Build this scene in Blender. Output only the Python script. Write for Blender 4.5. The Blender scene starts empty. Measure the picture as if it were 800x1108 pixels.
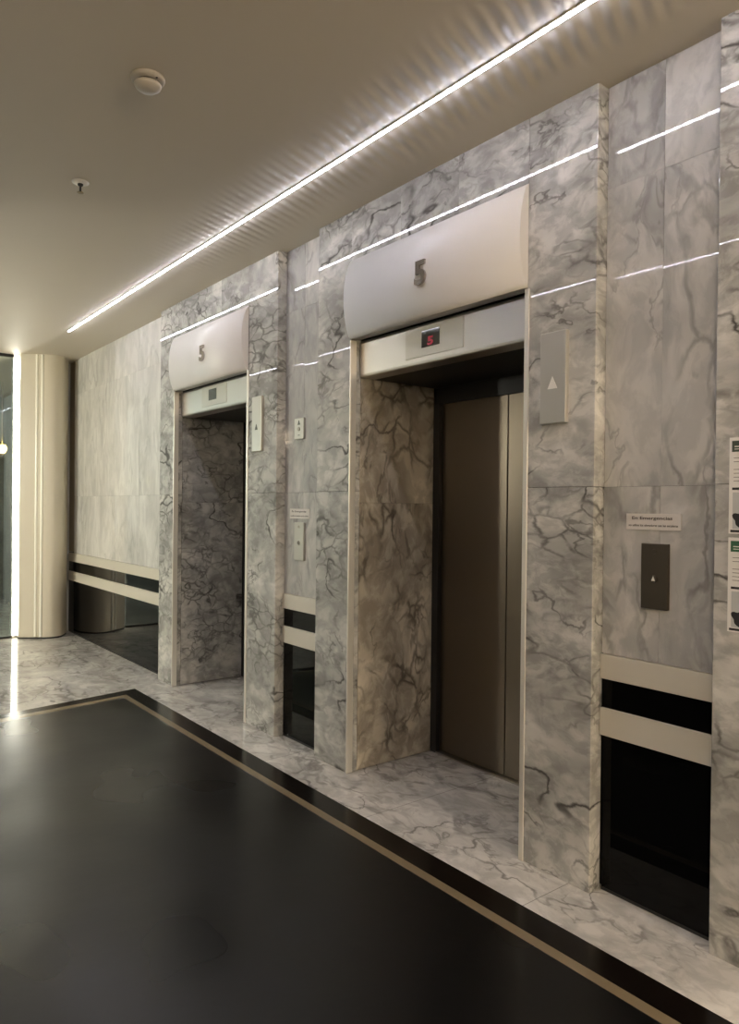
import bpy, bmesh, math, random
from mathutils import Vector, Matrix
random.seed(7)
S = bpy.context.scene
COL = S.collection

# ------------------------------------------------------------------ layout (metres)
D = 2.315            # front face of the marble piers
R = D + 0.063        # face of the recessed bays
H = 3.0              # ceiling height
ND = 2.95            # elevator door plane
XW, XE = -12.0, 3.6  # ends of the building that were modelled
YB = -0.6            # wall behind the photographer
GX = -8.44           # glass partition
PIERS = [(-5.765, -5.475), (-4.283, -3.912), (-3.465, -3.148), (-1.948, -1.624), (-1.172, XE)]
BAYS = [(-8.34, -5.765, [-7.05, -6.4]), (-3.912, -3.465, [-3.70]), (-1.624, -1.172, [-1.396])]
LIFTS = [(-5.475, -4.283), (-3.148, -1.948)]
DOOR_H = 2.325

# ------------------------------------------------------------------ materials
def mat(name):
    m = bpy.data.materials.new(name); m.use_nodes = True
    nt = m.node_tree
    return m, nt, nt.nodes['Principled BSDF']
def N(nt, t, **kw):
    n = nt.nodes.new(t)
    for k, v in kw.items():
        if k in n.inputs: n.inputs[k].default_value = v
        else: setattr(n, k, v)
    return n
def simple(name, col, rough=.5, metal=0., emit=None, es=0., spec=None, ior=None):
    m, nt, b = mat(name)
    b.inputs['Base Color'].default_value = (*col, 1)
    b.inputs['Roughness'].default_value = rough
    b.inputs['Metallic'].default_value = metal
    if spec is not None: b.inputs['Specular IOR Level'].default_value = spec
    if ior is not None: b.inputs['IOR'].default_value = ior
    if emit:
        b.inputs['Emission Color'].default_value = (*emit, 1)
        b.inputs['Emission Strength'].default_value = es
    return m
def math_(nt, op, a, b=None, c=None, clamp=False):
    n = nt.nodes.new('ShaderNodeMath'); n.operation = op; n.use_clamp = clamp
    for i, v in enumerate((a, b, c)):
        if v is None: continue
        if isinstance(v, (int, float)): n.inputs[i].default_value = v
        else: nt.links.new(v, n.inputs[i])
    return n.outputs[0]
def ramp(nt, fac, a, b, va=0., vb=1.):
    n = nt.nodes.new('ShaderNodeMapRange'); n.interpolation_type = 'SMOOTHSTEP'
    for k, v in (('From Min', a), ('From Max', b), ('To Min', va), ('To Max', vb)): n.inputs[k].default_value = v
    nt.links.new(fac, n.inputs['Value']); return n.outputs['Result']
def mixc(nt, fac, a, b, mode='MIX'):
    n = nt.nodes.new('ShaderNodeMix'); n.data_type = 'RGBA'; n.blend_type = mode
    if isinstance(fac, (int, float)): n.inputs['Factor'].default_value = fac
    else: nt.links.new(fac, n.inputs['Factor'])
    for s, v in ((6, a), (7, b)):
        if isinstance(v, tuple): n.inputs[s].default_value = (*v, 1)
        else: nt.links.new(v, n.inputs[s])
    return n.outputs[2]

def marble(name, light, mid, vein, cell=7., stretch=(1., 1., 1.), rot=(0, 0, 0), amp=.35, veinw=.09, vein_amt=.75,
           fine=.5, cloud_lo=.42, cloud_hi=.62, rough=.06, slab=True, big=1.0, grout=None):
    m, nt, b = mat(name); L = nt.links.new
    tc = N(nt, 'ShaderNodeTexCoord')
    co = tc.outputs['Object']
    if slab:
        at = N(nt, 'ShaderNodeAttribute', attribute_name='slab')
        cx = N(nt, 'ShaderNodeCombineXYZ')
        for i, k in enumerate((17.3, 9.1, 23.7)):
            L(math_(nt, 'MULTIPLY', at.outputs['Fac'], k), cx.inputs[i])
        ad = N(nt, 'ShaderNodeVectorMath', operation='ADD'); L(co, ad.inputs[0]); L(cx.outputs[0], ad.inputs[1]); co = ad.outputs[0]
    mp = N(nt, 'ShaderNodeMapping'); mp.inputs['Rotation'].default_value = rot; mp.inputs['Scale'].default_value = stretch
    L(co, mp.inputs['Vector']); co = mp.outputs[0]
    # two scales of warp make the rounded, torn outlines of the breccia
    def warp(v, sc, a, det=3.):
        n = N(nt, 'ShaderNodeTexNoise', Scale=sc, Detail=det, Roughness=.55); L(v, n.inputs['Vector'])
        s = N(nt, 'ShaderNodeVectorMath', operation='SUBTRACT'); L(n.outputs['Color'], s.inputs[0]); s.inputs[1].default_value = (.5, .5, .5)
        k = N(nt, 'ShaderNodeVectorMath', operation='SCALE'); L(s.outputs[0], k.inputs[0]); k.inputs['Scale'].default_value = a
        q = N(nt, 'ShaderNodeVectorMath', operation='ADD'); L(v, q.inputs[0]); L(k.outputs[0], q.inputs[1]); return q.outputs[0]
    def shift(v, t):
        q = N(nt, 'ShaderNodeVectorMath', operation='ADD'); L(v, q.inputs[0]); q.inputs[1].default_value = t; return q.outputs[0]
    def noise(v, sc, det=4., rg=.55, dist=0.):
        n = N(nt, 'ShaderNodeTexNoise', Scale=sc, Detail=det, Roughness=rg, Distortion=dist); L(v, n.inputs['Vector']); return n.outputs['Fac']
    def ridge(v, sc, w, det=5.):
        return ramp(nt, math_(nt, 'ABSOLUTE', math_(nt, 'SUBTRACT', noise(v, sc, det, .55), .5)), 0., w, 1., 0.)
    w1 = warp(co, 2.2, amp)
    w2 = warp(w1, 10., amp * .30, 4.)
    # smoky clouds and small streaky lenses
    cloud = ramp(nt, noise(w1, 2.2 * big, 4., .55), cloud_lo, cloud_hi)
    lens = ramp(nt, noise(w2, 12. * big, 5., .62), .40, .60)
    cm = math_(nt, 'ADD', math_(nt, 'MULTIPLY', cloud, .55), math_(nt, 'MULTIPLY', lens, .45))
    base = mixc(nt, cm, mid, light)
    # clasts: each cell its own tint, smoky outlines, only in parts of the slab
    vo = N(nt, 'ShaderNodeTexVoronoi', Scale=cell); vo.feature = 'DISTANCE_TO_EDGE'; L(w2, vo.inputs['Vector'])
    mask = ramp(nt, noise(shift(w1, (3., 7., 1.)), 2.0 * big, 3.), .44, .58)
    edge = ramp(nt, vo.outputs['Distance'], 0., veinw, 1., 0.)
    wob = ramp(nt, noise(shift(w2, (9., 2., 4.)), 8., 3.), .36, .6, .25, 1.)
    v1 = math_(nt, 'MULTIPLY', math_(nt, 'MULTIPLY', edge, mask), wob)
    # long dark veins of changing width, and a finer net
    w3 = warp(co, 5., amp * .5, 5.)
    vm = ramp(nt, noise(shift(co, (5.2, 1.3, 8.8)), 2.4, 2.), .44, .60)
    v2 = math_(nt, 'MULTIPLY', ridge(w3, 1.5, .013, 3.), vm)
    v3 = math_(nt, 'MULTIPLY', ridge(shift(w2, (2., 4., 6.)), 3.4, .022, 4.), ramp(nt, noise(shift(co, (1., 8., 3.)), 2.8, 2.), .48, .62))
    soft = math_(nt, 'MULTIPLY', ridge(shift(w1, (7., 3., 2.)), 1.9, .09, 4.), .45)
    base = mixc(nt, math_(nt, 'MULTIPLY', soft, fine), base, tuple((a_ + b_) / 2 for a_, b_ in zip(mid, vein)))
    vv = math_(nt, 'MAXIMUM', math_(nt, 'MULTIPLY', v1, vein_amt), math_(nt, 'MULTIPLY', math_(nt, 'MAXIMUM', v2, math_(nt, 'MULTIPLY', v3, .7)), fine))
    colr = mixc(nt, vv, base, vein)
    if grout:
        sx = N(nt, 'ShaderNodeSeparateXYZ'); L(tc.outputs['Object'], sx.inputs[0])
        f = math_(nt, 'FRACT', math_(nt, 'MULTIPLY', math_(nt, 'ADD', sx.outputs['X'], grout[1]), 1 / grout[0]))
        colr = mixc(nt, math_(nt, 'MULTIPLY', math_(nt, 'LESS_THAN', f, .004), .6), colr, (.12, .11, .10))
    L(colr, b.inputs['Base Color'])
    b.inputs['Roughness'].default_value = rough
    b.inputs['IOR'].default_value = 1.5
    return m

M = {}
M['pier'] = marble('pier_marble', (.70, .68, .63), (.33, .325, .305), (.07, .066, .060), cell=9.5, stretch=(.85, 1., 1.35), rot=(0, .45, 0),
                   amp=.26, veinw=.12, vein_amt=.75, fine=.95, rough=.025, cloud_lo=.40, cloud_hi=.66)
M['bay'] = marble('bay_marble', (.62, .60, .56), (.38, .375, .36), (.14, .135, .125), cell=5., stretch=(1., 1., .55), rot=(0, -.6, 0),
                  amp=.38, veinw=.10, vein_amt=.5, fine=.6, cloud_lo=.40, cloud_hi=.52, rough=.025, big=.9)
M['bay_pale'] = marble('pale_bay_marble', (.74, .73, .68), (.54, .53, .50), (.33, .32, .29), cell=5., stretch=(1.1, 1., .4), rot=(0, -.25, 0),
                  amp=.34, veinw=.10, vein_amt=.3, fine=.5, rough=.025)
M['warm_lit_reveal'] = marble('warm_lit_marble', (.74, .67, .55), (.33, .29, .235), (.08, .066, .052), cell=10., stretch=(1., 1., .72), rot=(.45, 0, 0),
                     amp=.28, veinw=.15, vein_amt=.8, fine=.9, rough=.07)  # pier marble with the warm light in the nearer niche put into its colour
M['floor_marble'] = marble('floor_marble', (.80, .77, .71), (.50, .48, .44), (.15, .14, .125), cell=5.5, stretch=(.8, 1.2, 1.), rot=(0, 0, .6),
                           amp=.40, veinw=.13, vein_amt=.65, fine=.75, rough=.07, slab=False, grout=(.93, 1.72))
M['granite'] = None
def granite():
    m, nt, b = mat('black_granite'); L = nt.links.new
    tc = N(nt, 'ShaderNodeTexCoord')
    n = N(nt, 'ShaderNodeTexNoise', Scale=1.1, Detail=2., Roughness=.5); L(tc.outputs['Object'], n.inputs['Vector'])
    L(mixc(nt, n.outputs['Fac'], (.001, .001, .001), (.0035, .0032, .0027)), b.inputs['Base Color'])
    # worn polish, in square-ish slabs
    L(ramp(nt, n.outputs['Fac'], .3, .7, .26, .40), b.inputs['Roughness'])
    b.inputs['IOR'].default_value = 1.44
    bp = N(nt, 'ShaderNodeBump', Strength=.04, Distance=.02)
    n2 = N(nt, 'ShaderNodeTexNoise', Scale=7., Detail=3.); L(tc.outputs['Object'], n2.inputs['Vector'])
    L(n2.outputs['Fac'], bp.inputs['Height']); L(bp.outputs[0], b.inputs['Normal'])
    return m
M['granite'] = granite()
M['granite_band'] = simple('dark_brown_granite', (.006, .0042, .0032), .2, ior=1.29)
M['tan'] = simple('tan_inlay_stone', (.20, .155, .095), .25)
M['cream'] = simple('cream_rail_paint', (.62, .58, .49), .35)
M['black_glass'] = simple('black_glass', (.002, .002, .002), .03, ior=1.25)
M['dark'] = simple('dark_metal', (.012, .011, .010), .5)  # one near-black finish for niche parts, frames, rails and wall cores
M['bronze_trim'] = simple('bronze_trim', (.30, .24, .14), .45, .0)
M['hood'] = simple('warm_white_lacquer', (.68, .655, .63), .38)
M['column'] = simple('beige_lacquer', (.61, .56, .45), .38)
M['bead'] = simple('ivory_bead', (.92, .90, .80), .3)
M['paper'] = simple('white_paper', (.78, .76, .72), .6)
M['label'] = simple('engraved_label_plastic', (.66, .62, .57), .45)
M['ink'] = simple('grey_brown_ink', (.10, .085, .07), .6)
M['black_ink'] = simple('black_ink', (.015, .015, .015), .6)
M['green_ink'] = simple('green_ink', (.025, .10, .05), .6)
M['olive_ink'] = simple('dark_olive_ink', (.05, .065, .05), .6)
M['wallpaint'] = simple('pale_grey_paint', (.50, .51, .50), .6)
M['plastic'] = simple('ceiling_device_plastic', (.50, .46, .40), .45)
M['arrow_white'] = simple('white_arrow_inlay', (.85, .83, .78), .35)
M['arrow_dark'] = simple('dark_arrow_engraving', (.10, .10, .085), .5)

def brushed(name, col, rough, axis='Z', metal=1.):
    m, nt, b = mat(name); L = nt.links.new
    tc = N(nt, 'ShaderNodeTexCoord'); mp = N(nt, 'ShaderNodeMapping')
    mp.inputs['Scale'].default_value = {'Z': (420, 420, .6), 'X': (.6, 420, 420)}[axis]
    L(tc.outputs['Object'], mp.inputs['Vector'])
    n = N(nt, 'ShaderNodeTexNoise', Scale=1., Detail=2.); L(mp.outputs[0], n.inputs['Vector'])
    L(ramp(nt, n.outputs['Fac'], .3, .7, rough - .025, rough + .025), b.inputs['Roughness'])
    L(mixc(nt, n.outputs['Fac'], tuple(c * .97 for c in col), col), b.inputs['Base Color'])
    b.inputs['Metallic'].default_value = metal
    return m
M['steel'] = brushed('brushed_steel', (.62, .60, .58), .30, 'X')
M['steel_dark'] = brushed('dull_brushed_steel', (.34, .31, .27), .36, 'Z')
M['plate'] = brushed('satin_steel_plate', (.52, .50, .455), .34, 'Z', .6)
M['bronze_plate'] = brushed('bronze_plate', (.15, .125, .095), .34, 'Z')
M['door'] = brushed('bronze_brushed_steel', (.19, .16, .125), .36, 'Z')
M['trim'] = simple('satin_steel_trim', (.80, .77, .70), .35, .45)
M['chrome'] = simple('dark_chrome', (.45, .41, .40), .22, 1.)

def ceiling_mat():
    """matt white paint; beside the light strip a made-up ripple puts in the streaks of its light"""
    m, nt, b = mat('ceiling_paint'); L = nt.links.new
    b.inputs['Base Color'].default_value = (.62, .56, .47, 1); b.inputs['Roughness'].default_value = .55
    tc = N(nt, 'ShaderNodeTexCoord'); sx = N(nt, 'ShaderNodeSeparateXYZ'); L(tc.outputs['Object'], sx.inputs[0])
    x, y = sx.outputs['X'], sx.outputs['Y']
    a = math.radians(20)
    wob = N(nt, 'ShaderNodeTexNoise', Scale=3., Detail=2.); L(tc.outputs['Object'], wob.inputs['Vector'])
    u = math_(nt, 'ADD', math_(nt, 'MULTIPLY', x, math.cos(a)), math_(nt, 'MULTIPLY', y, math.sin(a)))
    u = math_(nt, 'ADD', u, math_(nt, 'MULTIPLY', wob.outputs['Fac'], .03))
    s = math_(nt, 'SINE', math_(nt, 'MULTIPLY', u, 2 * math.pi / .060))
    d = math_(nt, 'ABSOLUTE', math_(nt, 'SUBTRACT', y, 1.92))
    fade = ramp(nt, d, .08, .33, 1., 0.)
    fx = ramp(nt, x, -5.2, -2.6)
    h = math_(nt, 'MULTIPLY', math_(nt, 'MULTIPLY', s, fade), fx)
    bp = N(nt, 'ShaderNodeBump', Strength=1., Distance=.0045); L(h, bp.inputs['Height']); L(bp.outputs[0], b.inputs['Normal'])
    return m
M['ceiling'] = ceiling_mat()

def led_mat(name, col, strength, pitch, axis):
    m, nt, b = mat(name); L = nt.links.new
    b.inputs['Base Color'].default_value = (.8, .8, .8, 1)
    b.inputs['Emission Color'].default_value = (*col, 1)
    if pitch:
        tc = N(nt, 'ShaderNodeTexCoord'); sx = N(nt, 'ShaderNodeSeparateXYZ'); L(tc.outputs['Object'], sx.inputs[0])
        s = math_(nt, 'SINE', math_(nt, 'MULTIPLY', sx.outputs[axis], 2 * math.pi / pitch))
        L(math_(nt, 'MULTIPLY', ramp(nt, s, -.6, .6, .45, 1.4), strength), b.inputs['Emission Strength'])
    else: b.inputs['Emission Strength'].default_value = strength
    return m
COOL = (.87, .865, 1.0)
M['led'] = led_mat('led_cool', COOL, 34., .05, 'X')
M['led2'] = led_mat('led_cool_flush', COOL, 55., .05, 'X')
M['ledv'] = led_mat('led_vertical', (1.0, .985, .86), 15., None, 'Z')
M['warm'] = led_mat('added_warm_globe', (1.0, .79, .53), 75., None, 'Z')
M['warm_end'] = led_mat('added_warm_end_globe', (1.0, .79, .50), 150., None, 'Z')
M['warm_pale'] = led_mat('added_pale_globe', (.93, 1.0, .98), 70., None, 'Z')
M['green_white'] = led_mat('added_pale_hall_globe', (1.0, .975, .82), 105., None, 'Z')
M['panel_dim'] = led_mat('dim_panel_light', (1.0, .98, .85), 5., None, 'Z')
M['amber'] = simple('amber_shade', (.9, .6, .2), .4, emit=(1., .68, .22), es=5.)
M['red'] = simple('red_digit', (.10, .0, .01), .3, emit=(1., .02, .08), es=.10)
M['display'] = simple('display_glass', (.006, .003, .004), .04, ior=1.5)
M['display_off'] = simple('unlit_display', (.05, .05, .04), .12)
def glass_mat():
    m = bpy.data.materials.new('pane_glass'); m.use_nodes = True; nt = m.node_tree; nt.nodes.clear(); L = nt.links.new
    o = N(nt, 'ShaderNodeOutputMaterial'); t = N(nt, 'ShaderNodeBsdfTransparent'); t.inputs[0].default_value = (.80, .84, .82, 1)
    g = N(nt, 'ShaderNodeBsdfGlossy'); g.inputs['Roughness'].default_value = .01; g.inputs['Color'].default_value = (.95, 1., .97, 1)
    f = N(nt, 'ShaderNodeFresnel', IOR=1.6); mx = N(nt, 'ShaderNodeMixShader')
    L(math_(nt, 'MULTIPLY', f.outputs[0], 2., clamp=True), mx.inputs[0]); L(t.outputs[0], mx.inputs[1]); L(g.outputs[0], mx.inputs[2]); L(mx.outputs[0], o.inputs[0])
    return m
M['glass'] = glass_mat()

# ------------------------------------------------------------------ mesh helpers
def box(bm, x0, x1, y0, y1, z0, z1, bev=0., mi=0, seg=2, slab=None):
    x0, x1 = sorted((x0, x1)); y0, y1 = sorted((y0, y1)); z0, z1 = sorted((z0, z1))
    r = bmesh.ops.create_cube(bm, size=1.)
    vs = r['verts']
    for v in vs:
        v.co = Vector(((x0 + x1) / 2 + v.co.x * (x1 - x0), (y0 + y1) / 2 + v.co.y * (y1 - y0), (z0 + z1) / 2 + v.co.z * (z1 - z0)))
    fs = set(f for v in vs for f in v.link_faces)
    if bev:
        es = list(set(e for v in vs for e in v.link_edges))
        rr = bmesh.ops.bevel(bm, geom=es, offset=bev, segments=seg, affect='EDGES', profile=.5)
        fs = set(rr['faces']) | set(f for f in fs if f.is_valid)
        vv = set(v for f in fs for v in f.verts)
        fs = set(f for v in vv for f in v.link_faces)
    for f in fs: f.material_index = mi
    if slab is not None:
        lay = bm.faces.layers.float.get('slab') or bm.faces.layers.float.new('slab')
        for f in fs: f[lay] = slab
    return fs
def prism(bm, prof, axis, a, b, mi=0):
    """extrude closed profile (list of 2-tuples) along axis from a to b"""
    def P(p, t):
        return {'X': (t, p[0], p[1]), 'Y': (p[0], t, p[1]), 'Z': (p[0], p[1], t)}[axis]
    A = [bm.verts.new(P(p, a)) for p in prof]; B = [bm.verts.new(P(p, b)) for p in prof]
    n = len(prof); fs = [bm.faces.new(A), bm.faces.new(B[::-1])]
    for i in range(n): fs.append(bm.faces.new((A[i], B[i], B[(i + 1) % n], A[(i + 1) % n])))
    for f in fs: f.material_index = mi
    bmesh.ops.recalc_face_normals(bm, faces=fs)
    return fs
def lathe(bm, prof, c, n=32, mi=0):
    """profile (r, z) about a vertical axis through c"""
    rings = []
    for r, z in prof:
        if r < 1e-6: rings.append([bm.verts.new((c[0], c[1], c[2] + z))])
        else: rings.append([bm.verts.new((c[0] + r * math.cos(2 * math.pi * k / n), c[1] + r * math.sin(2 * math.pi * k / n), c[2] + z)) for k in range(n)])
    fs = []
    for A, B in zip(rings, rings[1:]):
        for k in range(n):
            vs = [A[k % len(A)], A[(k + 1) % len(A)], B[(k + 1) % len(B)], B[k % len(B)]]
            u = []
            for v in vs:
                if v not in u: u.append(v)
            if len(u) > 2: fs.append(bm.faces.new(u))
    for f in fs: f.material_index = mi; f.smooth = True
    bmesh.ops.recalc_face_normals(bm, faces=fs)
    return fs
def obj(name, bm, mats, parent=None, smooth=False, loc=None):
    if not isinstance(mats, (list, tuple)): mats = [mats]
    me = bpy.data.meshes.new(name)
    if smooth:
        for f in bm.faces: f.smooth = True
    if parent is not None and parent.location.length > 0:
        bmesh.ops.translate(bm, verts=bm.verts, vec=-Vector(WL[parent.name]))
    elif loc is not None:
        bmesh.ops.translate(bm, verts=bm.verts, vec=-Vector(loc))
    bm.to_mesh(me); bm.free()
    for m in mats: me.materials.append(M[m] if isinstance(m, str) else m)
    o = bpy.data.objects.new(name, me); COL.objects.link(o)
    if loc is not None and parent is None: o.location = loc; WL[o.name] = tuple(loc)
    else: WL[o.name] = WL[parent.name] if parent else (0, 0, 0)
    if parent: o.parent = parent
    return o
WL = {}
def thing(name, label, cat, loc, group=None):
    o = bpy.data.objects.new(name, None); COL.objects.link(o); o.location = loc; o.empty_display_size = .1
    WL[o.name] = tuple(loc)
    o['label'] = label; o['category'] = cat
    if group: o['group'] = group
    return o
def tag(o, label, cat, group=None):
    o['label'] = label; o['category'] = cat
    if group: o['group'] = group
    return o
def struct(o, label=None):
    o['kind'] = 'structure'
    if label: o['label'] = label
    return o
def part(name, mats, parent, *boxes, bev=.0, label=None):
    """child mesh from boxes given in world metres; the object's parent chain sits at one base point"""
    bm = bmesh.new()
    for b_ in boxes: box(bm, *b_, bev=bev)
    root = parent
    while root.parent: root = root.parent
    bmesh.ops.translate(bm, verts=bm.verts, vec=-root.location)
    me = bpy.data.meshes.new(name); bm.to_mesh(me); bm.free()
    for m in (mats if isinstance(mats, (list, tuple)) else [mats]): me.materials.append(M[m])
    o = bpy.data.objects.new(name, me); COL.objects.link(o); o.parent = parent
    if label: o['label'] = label
    return o
def part_bm(name, mats, parent, bm, label=None, smooth=False):
    root = parent
    while root.parent: root = root.parent
    bmesh.ops.translate(bm, verts=bm.verts, vec=-root.location)
    if smooth:
        for f in bm.faces: f.smooth = True
    me = bpy.data.meshes.new(name); bm.to_mesh(me); bm.free()
    for m in (mats if isinstance(mats, (list, tuple)) else [mats]): me.materials.append(M[m])
    o = bpy.data.objects.new(name, me); COL.objects.link(o); o.parent = parent
    if label: o['label'] = label
    return o
def text_bm(txt, size, depth, heavy=0., centre=True):
    """lettering standing upright in the XZ plane, facing -Y, centred on the origin"""
    cu = bpy.data.curves.new('lettering', 'FONT'); cu.body = txt; cu.size = size; cu.extrude = depth / 2; cu.offset = heavy
    cu.align_x = 'CENTER'; cu.align_y = 'CENTER'; cu.resolution_u = 4
    o = bpy.data.objects.new('lettering', cu); COL.objects.link(o)
    dg = bpy.context.evaluated_depsgraph_get(); dg.update()
    me = bpy.data.meshes.new_from_object(o.evaluated_get(dg))
    bm = bmesh.new(); bm.from_mesh(me)
    bpy.data.objects.remove(o); bpy.data.curves.remove(cu); bpy.data.meshes.remove(me)
    bmesh.ops.rotate(bm, verts=bm.verts, cent=(0, 0, 0), matrix=Matrix.Rotation(math.radians(90), 3, 'X'))
    xs = [v.co.x for v in bm.verts]; zs = [v.co.z for v in bm.verts]
    bmesh.ops.translate(bm, verts=bm.verts, vec=(-(min(xs) + max(xs)) / 2, 0, -(min(zs) + max(zs)) / 2))
    return bm
def fit_bm(bm, w=None, h=None, at=(0, 0, 0)):
    xs = [v.co.x for v in bm.verts]; zs = [v.co.z for v in bm.verts]
    sx = w / (max(xs) - min(xs)) if w else 1; sz = h / (max(zs) - min(zs)) if h else 1
    for v in bm.verts: v.co = Vector((v.co.x * sx + at[0], v.co.y + at[1], v.co.z * sz + at[2]))
    return bm

# ------------------------------------------------------------------ floor
bm = bmesh.new()
def poly(pts, mi):
    f = bm.faces.new([bm.verts.new((x, y, 0)) for x, y in pts])
    f.material_index = mi
    if f.normal.z < 0: f.normal_flip()
    f.normal_update()
    if f.normal.z < 0: f.normal_flip()
def left_x(p, q, y):  # x of the (slightly slanted) left border line at y
    return p[0] + (q[0] - p[0]) * (y - p[1]) / (q[1] - p[1])
o_ = ((-5.58, 2.055), (-5.40, 1.07)); t_ = ((-5.44, 1.938), (-5.305, 1.05)); i_ = ((-5.37, 1.895), (-5.215, 1.03))
xo, xt, xi = (left_x(*k, YB) for k in (o_, t_, i_))
poly([(XW, 2.055), (XE, 2.055), (XE, 3.2), (XW, 3.2)], 0)
poly([(XW, YB), (xo, YB), o_[0], (XW, 2.055)], 0)
poly([(XW, -5.), (-5.2, -5.), (-5.2, YB), (XW, YB)], 0)
poly([o_[0], t_[0], (XE, 1.938), (XE, 2.055)], 1)
poly([o_[0], (xo, YB), (xt, YB), t_[0]], 1)
poly([t_[0], i_[0], (XE, 1.895), (XE, 1.938)], 2)
poly([t_[0], (xt, YB), (xi, YB), i_[0]], 2)
poly([i_[0], (xi, YB), (XE, YB), (XE, 1.895)], 3)
fl = struct(obj('floor', bm, ['floor_marble', 'granite_band', 'tan', 'granite']))
# a slab under the thin finish
bm = bmesh.new(); box(bm, XW, XE, -5.1, 3.3, -.15, -.004); struct(obj('floor_base', bm, 'dark'))

# ------------------------------------------------------------------ ceiling
bm = bmesh.new(); box(bm, XW, XE, -5.1, 3.3, H, H + .12)
struct(obj('ceiling', bm, 'ceiling'))

# ------------------------------------------------------------------ elevator wall: slabs of marble
bm = bmesh.new(); bm.faces.layers.float.new('slab')
sid = [0]
G = .0003
def slab_panel(x0, x1, z0, z1, y0, y1, mi, bev=.0012, tilt=0.):
    sid[0] += 1
    fs = box(bm, x0 + G, x1 - G, y0, y1, z0 + G, z1 - G, bev=bev, mi=mi, slab=sid[0] * .377)
    if tilt:
        vs = set(v for f in fs for v in f.verts); cx, cz = (x0 + x1) / 2, (z0 + z1) / 2
        ta, tb = random.uniform(-tilt, tilt), random.uniform(-tilt, tilt)
        for v in vs: v.co.y += (v.co.x - cx) * ta + (v.co.z - cz) * tb
for k, (a, b_) in enumerate(PIERS):
    if k == 4: b_ = -.85
    x_cuts = [a, b_]
    for z0, z1 in ((0.0, 1.51), (1.51, H)):
        slab_panel(a, b_, z0, z1, D, D + .068, 0, bev=.0035)
# beyond the last pier, outside the picture, the wall simply runs on
for k in range(5):
    a = -.85 + k * (XE + .85) / 5
    for z0, z1 in ((0, 1.51), (1.51, H)): slab_panel(a, a + (XE + .85) / 5, z0, z1, D, D + .068, 0)
# above the elevators
for a, b_ in LIFTS:
    n = 3
    for k in range(n):
        slab_panel(a + (b_ - a) * k / n, a + (b_ - a) * (k + 1) / n, DOOR_H, H, D, D + .06, 0)
# recessed bays, each of bookmatched slabs
for a, b_, cuts in BAYS:
    xs = [a] + cuts + [b_]
    for x0, x1 in zip(xs, xs[1:]):
        for z0, z1 in ((.888, 1.51), (1.51, 2.62), (2.62, H)):
            slab_panel(x0, x1, z0, z1, R, R + .03, 2 if a < -8 else 1, tilt=.0022)
struct(obj('wall_right', bm, ['pier', 'bay', 'bay_pale']))
# the reveals (side walls of each niche), the dark core behind the slabs
bm = bmesh.new(); bm.faces.layers.float.new('slab')
for a, b_ in LIFTS:
    for x0, x1 in ((a - .04, a), (b_, b_ + .04)):
        for z0, z1 in ((0.004, 1.45), (1.45, 2.30)):
            slab_panel(x0, x1, z0, z1, D + .069, ND - .03, 1 if a < -5 else 0, bev=.001)
struct(obj('wall_reveal', bm, ['warm_lit_reveal', 'pier']))
bm = bmesh.new()
box(bm, -8.8, -5.54, R + .035, R + .15, 0, H)
for a, b_ in ((-5.54, -5.517), (-4.24, -3.19), (-1.905, XE)): box(bm, a, b_, R + .035, ND + .2, 0, H)
box(bm, XW, -8.5, R + .04, R + .15, 0, H)
for a, b_ in LIFTS: box(bm, a - .05, b_ + .05, D + .061, ND + .3, 2.36, H)
box(bm, XW, XE, ND + .25, ND + .35, 0, H)
struct(obj('wall_core', bm, 'dark'))
# dark end strip between the left bay and the rounded column
bm = bmesh.new(); box(bm, -8.56, -8.345, R + .012, R + .03, .9, H); struct(obj('trim_1', bm, 'bronze_trim'))
bm = bmesh.new(); box(bm, -8.56, -8.345, R + .012, R + .03, 0.001, .89); struct(obj('trim_2', bm, 'dark'))

# ------------------------------------------------------------------ wainscots: two cream rails over dark glass
def wainscot(x0, x1, label, xg=None):
    t = thing('wainscot', label, 'wall panel', ((x0 + x1) / 2, R, 0), 'rail and dark glass wainscots under the marble bays')
    xg = x0 + .006 if xg is None else xg
    part('upper_rail', 'cream', t, (x0, x1 - .001, R - .010, R + .032, .795, .886), bev=.002)
    part('lower_rail', 'cream', t, (x0, x1 - .001, R - .010, R + .032, .583, .685), bev=.002)
    part('glass_strip', 'black_glass', t, (x0 + .002, x1 - .002, R + .004, R + .03, .685, .795))
    part('glass_panel', 'black_glass', t, (xg + .001, x1 - .002, R + .004, R + .03, .012, .583))
    part('frame', 'dark', t, (xg, x1 - .001, R + .002, R + .03, .0015, .012))
    return t
wainscot(-8.51, -5.765, 'long cream railed dark glass wainscot beside the rounded beige column', -8.34)
wainscot(-3.912, -3.465, 'narrow cream railed dark glass wainscot between the two elevators')
wainscot(-1.624, -1.172, 'large black glass wainscot with two cream rails at the right, under the dark call plate')

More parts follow.
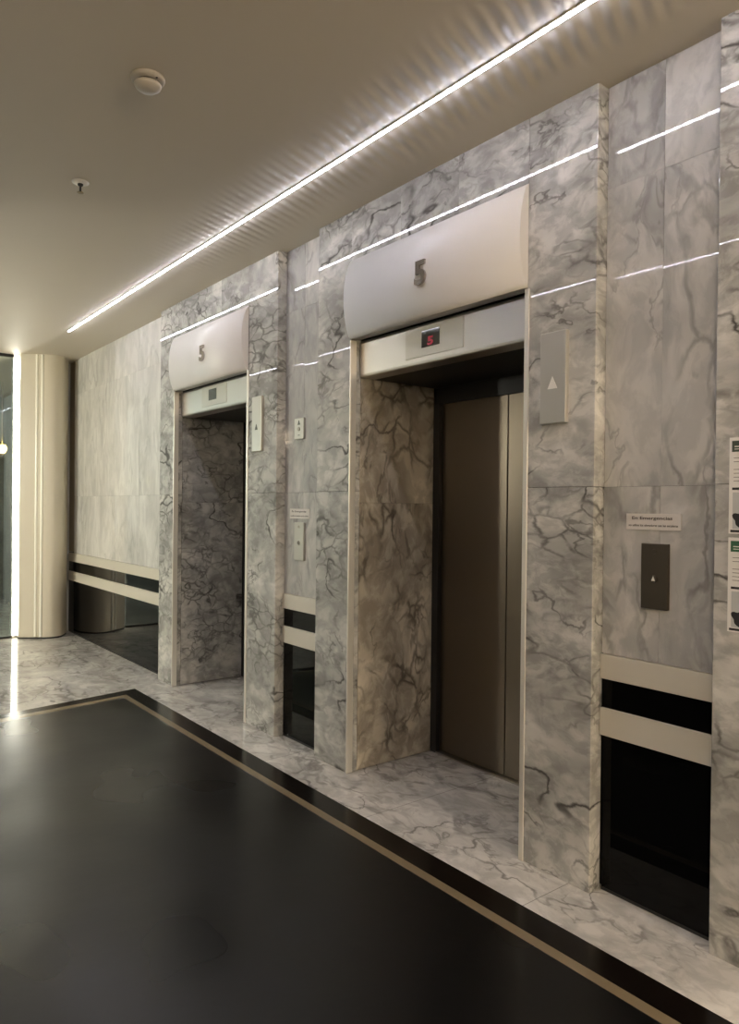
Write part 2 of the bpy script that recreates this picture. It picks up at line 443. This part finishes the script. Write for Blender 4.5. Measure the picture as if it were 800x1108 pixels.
# ------------------------------------------------------------------ elevators
def elevator(a, b_, label, hood_label, lit):
    cx = (a + b_) / 2
    t = thing('elevator_entrance', label, 'elevator', (cx, D, 0), 'elevator entrances')
    # bright edge trims of the opening
    for s, x in ((0, a), (1, b_)):
        x0, x1 = (x - .004, x + .006) if s == 0 else (x - .010, x + .012)
        part('jamb_trim', 'trim', t, (x0, x1, D - .006, D + .034, .001, DOOR_H - .012), bev=.002)
    # lintel with rounded lower edge
    bm = bmesh.new(); y = D + .052
    prof = [(y + .10, 2.120), (y + .012, 2.120), (y + .004, 2.124), (y, 2.134), (y, 2.298), (y + .006, 2.312), (y + .020, 2.320), (y + .10, 2.320)]
    prism(bm, prof, 'X', a + .012, b_ - .012)
    lin = part_bm('lintel', 'steel', t, bm)
    pn = part('indicator_panel', 'plate', lin, (cx - .21, cx + .19, y - .004, y + .01, 2.155, 2.300), bev=.0015)
    # (parts two levels down hang from the lintel)
    part('display', 'display' if lit else 'display_off', lin, (cx - .09, cx + .035, y - .0055, y + .01, 2.195, 2.275))
    if lit:
        bm = fit_bm(text_bm('5', .05, .001, .002), w=.040, h=.042, at=(cx - .028, y - .0060, 2.222))
        part_bm('digit', 'red', lin, bm, label='dim red digit on the display')
    # niche ceiling and door head, both dark
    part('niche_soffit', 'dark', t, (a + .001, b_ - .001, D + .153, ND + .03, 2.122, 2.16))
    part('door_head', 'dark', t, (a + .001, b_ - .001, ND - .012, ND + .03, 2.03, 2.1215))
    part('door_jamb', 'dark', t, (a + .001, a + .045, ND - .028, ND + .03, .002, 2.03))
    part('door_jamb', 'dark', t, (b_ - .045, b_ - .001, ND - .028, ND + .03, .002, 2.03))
    seam = cx - .055
    part('door_panel', 'door', t, (a + .046, seam - .003, ND, ND + .03, .012, 2.029), bev=.002)
    part('door_panel', 'door', t, (seam + .003, b_ - .046, ND, ND + .03, .012, 2.029), bev=.002)
    part('sill', 'steel_dark', t, (a + .046, b_ - .046, ND - .03, ND + .05, .001, .010))
    part('soffit_strip', 'hood', t, (a + .0105, b_ - .0105, D + .002, D + .051, 2.3205, 2.3245))
    # bowed hood
    z0, z1, bulge = DOOR_H, 2.738, .044
    prof = [(D - .0005, z0 - .006)]
    n = 22
    for k in range(n + 1):
        u = k / n; ang = math.pi * u
        prof.append((D - .008 - bulge * math.sin(ang) ** .8, z0 - .006 + (z1 - z0) * (u * .72 + .28 * (1 - math.cos(ang)) / 2)))
    prof.append((D - .0005, z1))
    bm = bmesh.new(); fs = prism(bm, prof, 'X', a - .001, b_ + .001)
    hd = part_bm('hood', 'hood', t, bm, label=hood_label)
    for p in hd.data.polygons:
        if abs(p.normal.x) < .5: p.use_smooth = True
    bm = fit_bm(text_bm('5', .13, .012, .004), w=.074, h=.112, at=(cx + .01, D - .008 - bulge - .004, 2.513))
    part_bm('floor_number', 'chrome', hd, bm, label='dark metal floor number')
    return t
elevator(*LIFTS[0], 'farther elevator entrance, on the left, with unlit display and dark niche', 'bowed white hood', False)
elevator(*LIFTS[1], 'nearer elevator entrance, in the middle, with red lit display and bronze doors', 'bowed white hood', True)

# ------------------------------------------------------------------ plates, labels and posters on the marble
def up_arrow(bm, cx, y, cz, w, h, d=.002):
    prism(bm, [(cx - w / 2, cz - h / 2), (cx + w / 2, cz - h / 2), (cx, cz + h / 2)], 'Y', y - d, y)
def lantern(x0, x1, z0, z1, label, m, am, aw):
    cx = (x0 + x1) / 2
    t = thing('hall_lantern', label, 'elevator lantern', (cx, D, (z0 + z1) / 2), 'tall steel arrow plates beside the elevators')
    bm = bmesh.new(); box(bm, x0, x1, D - .020, D + .002, z0, z1, bev=.003); part_bm('plate', m, t, bm)
    bm = bmesh.new(); up_arrow(bm, cx, D - .020, (z0 + z1) / 2 - .02, aw, aw * 1.05); part_bm('arrow', am, t, bm, label='up arrow')
    return t
lantern(-4.192, -4.072, 1.775, 2.125, 'tall pale steel arrow plate beside the farther elevator', 'plate', 'arrow_dark', .035)
lantern(-1.864, -1.742, 1.758, 2.112, 'tall steel plate with white up triangle right of the nearer elevator', 'plate', 'arrow_white', .046)

def call_plate(x0, x1, z0, z1, label, m, kind):
    cx = (x0 + x1) / 2; h = z1 - z0; ys = R - .014
    t = thing('call_plate', label, 'call button plate', (cx, R, (z0 + z1) / 2), 'elevator call plates' if kind != 'key' else None)
    bm = bmesh.new(); box(bm, x0, x1, ys, R + .002, z0, z1, bev=.0025); part_bm('plate', m, t, bm)
    bm = bmesh.new()
    bmesh.ops.create_cone(bm, cap_ends=True, segments=24, radius1=.013, radius2=.012, depth=.006)
    bmesh.ops.rotate(bm, verts=bm.verts, cent=(0, 0, 0), matrix=Matrix.Rotation(math.radians(90), 3, 'X'))
    if kind == 'key':
        bmesh.ops.translate(bm, verts=bm.verts, vec=(cx, ys - .002, z0 + h * .48)); part_bm('key_switch', 'steel_dark', t, bm)
        bm = bmesh.new(); up_arrow(bm, cx, ys, z0 + h * .78, .028, .026); part_bm('arrow', 'arrow_dark', t, bm)
        part('slot', 'arrow_dark', t, (cx - .010, cx + .010, ys - .001, ys + .001, z0 + h * .17, z0 + h * .21))
    else:
        bmesh.ops.translate(bm, verts=bm.verts, vec=(cx, ys - .002, z0 + h * .46)); part_bm('button', 'bronze_plate' if kind == 'lit' else 'steel_dark', t, bm)
        bm = bmesh.new(); up_arrow(bm, cx, ys - (.005 if kind == 'lit' else .005), z0 + h * .47, .014, .017, .0015)
        part_bm('arrow', 'arrow_white' if kind == 'lit' else 'arrow_dark', t, bm, label='small up arrow')
        bm = bmesh.new()
        bmesh.ops.create_cone(bm, cap_ends=True, segments=20, radius1=.009, radius2=.008, depth=.004)
        bmesh.ops.rotate(bm, verts=bm.verts, cent=(0, 0, 0), matrix=Matrix.Rotation(math.radians(90), 3, 'X'))
        bmesh.ops.translate(bm, verts=bm.verts, vec=(cx, ys - .001, z0 + h * .88)); part_bm('lock', 'bronze_plate' if kind == 'lit' else 'steel_dark', t, bm)
    return t
call_plate(-3.778, -3.672, 1.102, 1.330, 'pale steel call plate under the label between the two elevators', 'plate', 'dark')
call_plate(-1.459, -1.357, 1.078, 1.308, 'dark bronze call plate with small white arrow, right of the nearer elevator', 'bronze_plate', 'lit')
call_plate(-3.786, -3.684, 1.830, 1.957, 'small square pale plate high on the wall between the two elevators', 'plate', 'key')

def notice(x0, x1, z0, z1, label):
    cx = (x0 + x1) / 2
    t = thing('wall_label', label, 'sign', (cx, R, (z0 + z1) / 2), 'small engraved labels above the call plates')
    bm = bmesh.new(); box(bm, x0, x1, R - .004, R + .002, z0, z1, bev=.0012); part_bm('label_plate', 'label', t, bm)
    bm = fit_bm(text_bm('En Emergencias', .02, .0006, .0004), w=(x1 - x0) * .74, h=.0145, at=(cx - .004, R - .0042, z0 + (z1 - z0) * .70))
    part_bm('upper_line', 'ink', t, bm)
    bm = fit_bm(text_bm('no utilice los elevadores use las escaleras', .01, .0006, .0002), w=(x1 - x0) * .90, h=.0085, at=(cx, R - .0042, z0 + (z1 - z0) * .28))
    part_bm('lower_line', 'ink', t, bm)
notice(-3.845, -3.628, 1.352, 1.412, 'small white two-line label on the marble between the two elevators')
notice(-1.526, -1.316, 1.355, 1.413, 'small white two-line label above the dark call plate at the right')

def poster(z0, z1, label, green):
    x0, x1 = -1.124, -.914; h = z1 - z0; y = D - .003
    t = thing('poster', label, 'poster', (x0, D, z0), 'two posters at the right edge')
    part('sheet', 'paper', t, (x0, x1, y, D - .0004, z0, z1))
    part('header_band', green, t, (x0 + .008, x1 - .008, y - .0006, y + .0005, z1 - h * .15, z1 - h * .035))
    part('header_text', 'paper', t, (x0 + .016, x1 - .06, y - .0010, y + .0005, z1 - h * .100, z1 - h * .090), (x0 + .016, x1 - .09, y - .0010, y + .0005, z1 - h * .125, z1 - h * .118))
    lines = [(x0 + .014, x1 - .02 - .03 * (k % 2), y - .0006, y + .0005, z1 - h * f - .0016, z1 - h * f) for k, f in enumerate((.21, .25, .33, .37, .41, .45))]
    part('printed_lines', 'ink', t, *lines)
    part('divider', 'black_ink', t, (x0 + .010, x1 - .010, y - .0006, y + .0005, z0 + h * .455, z0 + h * .480))
    # a dark rounded pictogram blob near the lower left corner
    bm = bmesh.new(); cxp, czp = x0 + .036, z0 + h * .15; prof = []
    for k in range(28):
        a = 2 * math.pi * k / 28; r = .021 * (1 + .22 * math.sin(3 * a) + .10 * math.sin(5 * a + 1))
        prof.append((cxp + r * math.cos(a), czp + r * 1.1 * math.sin(a)))
    prism(bm, prof, 'Y', y - .0006, y + .0005); part_bm('pictogram', 'black_ink', t, bm)
    part('picture_ground', 'wallpaint', t, (x0 + .012, x1 - .012, y - .0003, y + .0005, z0 + h * .05, z0 + h * .43))
    part('footer_band', 'black_ink', t, (x0 + .006, x1 - .006, y - .0006, y + .0005, z0 + h * .015, z0 + h * .04))
poster(1.354, 1.656, 'upper of two white posters at the right edge, dark green heading', 'olive_ink')
poster(1.046, 1.342, 'lower of two white posters at the right edge, bright green heading', 'green_ink')

# ------------------------------------------------------------------ ceiling devices
t = thing('smoke_detector', 'round beige smoke detector on the ceiling', 'smoke detector', (-2.648, 1.005, H))
bm = bmesh.new(); lathe(bm, [(0, 0), (.060, 0), (.062, -.004), (.060, -.012), (.052, -.016), (0, -.016)], (-2.648, 1.005, H)); part_bm('base', 'plastic', t, bm)
bm = bmesh.new(); lathe(bm, [(0, -.016), (.038, -.016), (.038, -.024), (0, -.024)], (-2.648, 1.005, H)); part_bm('vent_gap', 'dark', t, bm)
bm = bmesh.new(); lathe(bm, [(0, -.024), (.046, -.024), (.050, -.028), (.047, -.036), (.034, -.046), (.016, -.050), (0, -.050)], (-2.648, 1.005, H)); part_bm('sensor_head', 'plastic', t, bm)
bm = bmesh.new(); lathe(bm, [(0, -.016), (.004, -.016), (.004, -.0185), (0, -.0185)], (-2.60, 1.02, H + .001), 12); part_bm('indicator_lamp', 'dark', t, bm)

sp = (-3.709, 1.075, H)
t = thing('sprinkler', 'small dark sprinkler head with chrome ring on the ceiling', 'sprinkler', sp)
bm = bmesh.new(); lathe(bm, [(.014, 0), (.040, 0), (.040, -.003), (.028, -.010), (.014, -.010)], sp); part_bm('escutcheon', 'trim', t, bm)
bm = bmesh.new(); lathe(bm, [(0, 0), (.013, 0), (.013, -.016), (.008, -.02), (0, -.02)], sp); part_bm('body', 'dark', t, bm)
bm = bmesh.new()
for s in (-1, 1): box(bm, sp[0] + s * .008 - .002, sp[0] + s * .008 + .002, sp[1] - .002, sp[1] + .002, H - .050, H - .016)
box(bm, sp[0] - .010, sp[0] + .010, sp[1] - .002, sp[1] + .002, H - .050, H - .046); part_bm('yoke', 'dark', t, bm)
bm = bmesh.new(); lathe(bm, [(0, -.050), (.015, -.050), (.016, -.0525), (0, -.053)], sp); part_bm('deflector', 'bronze_trim', t, bm)

# ------------------------------------------------------------------ light strips
def strip(y, x0, x1, label, m, drop, w):
    t = thing('light_strip', label, 'light strip', ((x0 + x1) / 2, y, H), 'linear ceiling light strips')
    if drop:
        bm = bmesh.new()
        prof = [(y + w / 2 * math.cos(math.pi * k / 10), H - .003 - drop * math.sin(math.pi * k / 10)) for k in range(11)]
        prism(bm, prof[::-1], 'X', x0, x1); o = part_bm('diffuser', m, t, bm)
        part('channel', 'trim', t, (x0 - .01, x1 + .01, y - w / 2, y + w / 2, H - .0029, H + .0), (x0 - .01, x1 + .01, y - .0125, y - .0110, H - .0040, H), (x0 - .01, x1 + .01, y + .0110, y + .0125, H - .0040, H))
    else:
        part('diffuser', m, t, (x0, x1, y - w / 2, y + w / 2, H - .0012, H))
        for s in (-1, 1): part('channel', 'trim', t, (x0, x1, y + s * (w / 2 + .005) - .004, y + s * (w / 2 + .005) + .004, H - .004, H))
    return t
strip(1.922, -6.95, 3.0, 'long white light strip on the ceiling running along the elevator wall', 'led', .007, .012)
strip(.36, -8.0, 3.0, 'second white light strip, seen only as a reflection in the marble', 'led2', 0, .011)
t = thing('light_tube', 'bright vertical white light bar at the edge of the glass wall', 'light bar', (-8.435, 1.80, 0))
part('diffuser', 'ledv', t, (-8.500, -8.470, 1.796, 1.818, .02, H - .01), bev=.008)
part('cap', 'trim', t, (-8.503, -8.459, 1.779, 1.8195, .0005, .02))

# globe lamps added outside the picture as fill light: warm ones to the right behind the camera, pale ones at the far left
def globe(p, r, m, name, label, cat, group, bracket, shade=False):
    t = thing(name, label, cat, p, group)
    n = 14; bm = bmesh.new(); lathe(bm, [(r * math.sin(math.pi * k / n), -r * math.cos(math.pi * k / n)) for k in range(n + 1)], p, 26); part_bm('globe', m, t, bm)
    part('bracket', 'trim', t, bracket)
    if shade:
        bm = bmesh.new(); lathe(bm, [(0, r + .012), (.05, r + .012), (r * 1.5, r * .62), (r * 1.5, r * .60), (.05, r + .006), (0, r + .006)], p, 28); part_bm('shade', 'bronze_trim', t, bm)  # shade added to keep the lamp's light off the ceiling
    return t
def rod(p, r): return (p[0] - .008, p[0] + .008, p[1] - .008, p[1] + .008, p[2] + r * .96, H)
for x, z, l in ((.7, 2.35, 'added warm globe lamp on the marble wall behind the camera'),):
    globe((x, YB + .13, z), .10, 'warm', 'added_sconce', l, 'wall lamp', 'added warm wall lamps behind the camera', (x - .015, x + .015, YB + .0005, YB + .05, z - .015, z + .015))
for y, l in ((1.25, 'added warm globe lamp on the end wall, the one nearer the back'), (1.85, 'added warm globe lamp on the end wall, the one nearer the elevators')):
    globe((XE - .16, y, 2.1), .12, 'warm_end', 'added_sconce', l, 'wall lamp', 'added warm wall lamps behind the camera', (XE - .05, XE - .0005, y - .015, y + .015, 2.085, 2.115), True)
p = (-10.5, -.2, 2.3); globe(p, .12, 'warm_pale', 'added_pendant', 'small pale globe pendant added in the room behind the glass', 'pendant lamp', None, rod(p, .12))  # unseen lamp added to brighten the room behind the glass
p = (-7., -2.9, 2.25); globe(p, .22, 'green_white', 'added_pendant', 'large pale globe pendant added in the side hall at the far left', 'pendant lamp', None, rod(p, .22))  # unseen lamp added to light the far-left ceiling, column and bay

# ------------------------------------------------------------------ far left: rounded column, glass partition, the room beyond
def spline(pts, n=8):
    out = []
    P = [pts[0]] + pts + [pts[-1]]
    for i in range(1, len(P) - 2):
        for k in range(n):
            t = k / n; a, b_, c, d = (Vector(P[i + j]) for j in (-1, 0, 1, 2))
            out.append(tuple(.5 * ((2 * b_) + (-a + c) * t + (2 * a - 5 * b_ + 4 * c - d) * t * t + (-a + 3 * b_ - 3 * c + d) * t ** 3)))
    out.append(pts[-1]); return out
curve = spline([(-8.330, 1.822), (-8.290, 1.880), (-8.235, 1.965), (-8.175, 2.06), (-8.165, 2.14), (-8.215, 2.225), (-8.37, 2.315)])
bm = bmesh.new(); prism(bm, curve + [(-8.57, 2.315), (-8.57, 1.822)], 'Z', .018, H)
c = obj('column', bm, 'column'); struct(c, 'rounded beige column between the glass wall and the marble')
for p in c.data.polygons:
    if abs(p.normal.z) < .5: p.use_smooth = True
c.data.set_sharp_from_angle(angle=math.radians(40))
bm = bmesh.new(); prism(bm, [(x - .012, y) for x, y in curve] + [(-8.57, 2.315), (-8.57, 1.822)], 'Z', .0005, .018); struct(obj('column_base', bm, 'dark', c))
for (x, y) in ((-8.236, 1.962), (-8.204, 2.008)):
    bm = bmesh.new(); bmesh.ops.create_cone(bm, cap_ends=True, segments=12, radius1=.013, radius2=.013, depth=H - .03)
    bmesh.ops.translate(bm, verts=bm.verts, vec=(x, y, (H - .03) / 2 + .025)); struct(obj('column_bead', bm, 'bead', c))

w = bpy.data.objects.new('window_1', None); COL.objects.link(w); w.location = (GX, .6, 0); w['kind'] = 'structure'
def wpart(name, m, *bx, bev=0.):
    o = part(name, m, w, *bx, bev=bev); o['kind'] = 'structure'; return o
wpart('pane', 'glass', (GX - .006, GX + .006, -4.9, 1.776, .02, H - .03))
wpart('sill_rail', 'dark', (GX - .02, GX + .02, -4.9, 1.776, .0005, .02))
wpart('head_rail', 'dark', (GX - .02, GX + .02, -4.9, 1.776, H - .03, H))
bm = bmesh.new(); box(bm, GX - .20, GX - .135, 1.80, R + .034, 0, H); struct(obj('wall_stub', bm, 'wallpaint'))

# room behind the glass
bm = bmesh.new(); box(bm, XW - .1, XW, -5., 3.3, 0, H); struct(obj('wall_far', bm, 'wallpaint'))
bm = bmesh.new(); box(bm, XW, XW + .03, 1.2, 2.42, 0.001, 2.35, bev=.003); d_ = struct(obj('door_1', bm, 'steel_dark'))
bm = bmesh.new(); box(bm, XW + .001, XW + .05, 2.42, 2.47, 0.001, 2.40); box(bm, XW + .001, XW + .05, 1.15, 1.2, 0.001, 2.40); box(bm, XW + .001, XW + .05, 1.15, 2.47, 2.35, 2.40); struct(obj('door_frame', bm, 'wallpaint', d_))
bm = bmesh.new(); box(bm, XW, -8.5, R + .02, R + .04, 0, H); struct(obj('wall_passage', bm, 'wallpaint'))
px = (-10.4, 2.06, 2.13)
t = thing('wall_sconce', 'glowing amber lamp seen through the glass at the left edge', 'lamp', px)
bm = bmesh.new(); lathe(bm, [(0, -.06), (.03, -.055), (.055, -.02), (.06, .02), (.04, .055), (0, .06)], px); part_bm('shade', 'amber', t, bm)
bm = bmesh.new(); lathe(bm, [(.0, .055), (.006, .055), (.006, H - px[2]), (0, H - px[2])], px, 10); part_bm('rod', 'trim', t, bm)
# ------------------------------------------------------------------ walls behind and beside the photographer
bm = bmesh.new(); bm.faces.layers.float.new('slab')
k = 0; x = -5.2
while x < XE - .1:
    for z0, z1 in ((0, 1.51), (1.51, H)): slab_panel(x, min(x + 1.2, XE), z0, z1, YB - .05, YB, 0)
    x += 1.2
struct(obj('wall_back', bm, ['bay']))
bm = bmesh.new(); box(bm, XW, -5.2, -5.1, -5., 0, H); box(bm, -5.3, -5.2, -5., YB, 0, H); struct(obj('wall_side_hall', bm, 'wallpaint'))
bm = bmesh.new(); box(bm, -5.2, XE, YB - .15, YB - .06, 0, H); struct(obj('wall_back_core', bm, 'dark'))
bm = bmesh.new(); box(bm, XE, XE + .1, YB - .1, 3.3, 0, H); struct(obj('wall_end', bm, 'wallpaint'))

# ------------------------------------------------------------------ camera
cam = bpy.data.cameras.new('camera'); co = bpy.data.objects.new('camera', cam); COL.objects.link(co)
fw = Vector((-0.7889392, 0.6144386, -0.0063317)); r = Vector((0.6143646, 0.7889524, 0.0104989)); u = Vector((-0.0114464, -0.004393, 0.9999248))
m = Matrix((r, u, -fw)).transposed().to_4x4(); m.translation = (0, 0, 1.42476); co.matrix_world = m
cam.sensor_fit = 'HORIZONTAL'; cam.sensor_width = 36; cam.lens = 36 * 791.57 / 800; cam.clip_start = .02
S.camera = co
w_ = bpy.data.worlds.new('world'); S.world = w_; w_.use_nodes = True
w_.node_tree.nodes['Background'].inputs[0].default_value = (.01, .01, .01, 1)
vs = S.view_settings
S.display_settings.display_device = 'sRGB'
vs.view_transform = 'Standard'; vs.look = 'None'; vs.gamma = 1; vs.exposure = 1.0; vs.use_curve_mapping = False
cy = S.cycles
cy.max_bounces = 10; cy.diffuse_bounces = 5; cy.glossy_bounces = 6; cy.transparent_max_bounces = 12
cy.sample_clamp_indirect = 4.; cy.caustics_reflective = False; cy.caustics_refractive = False; cy.use_denoising = True
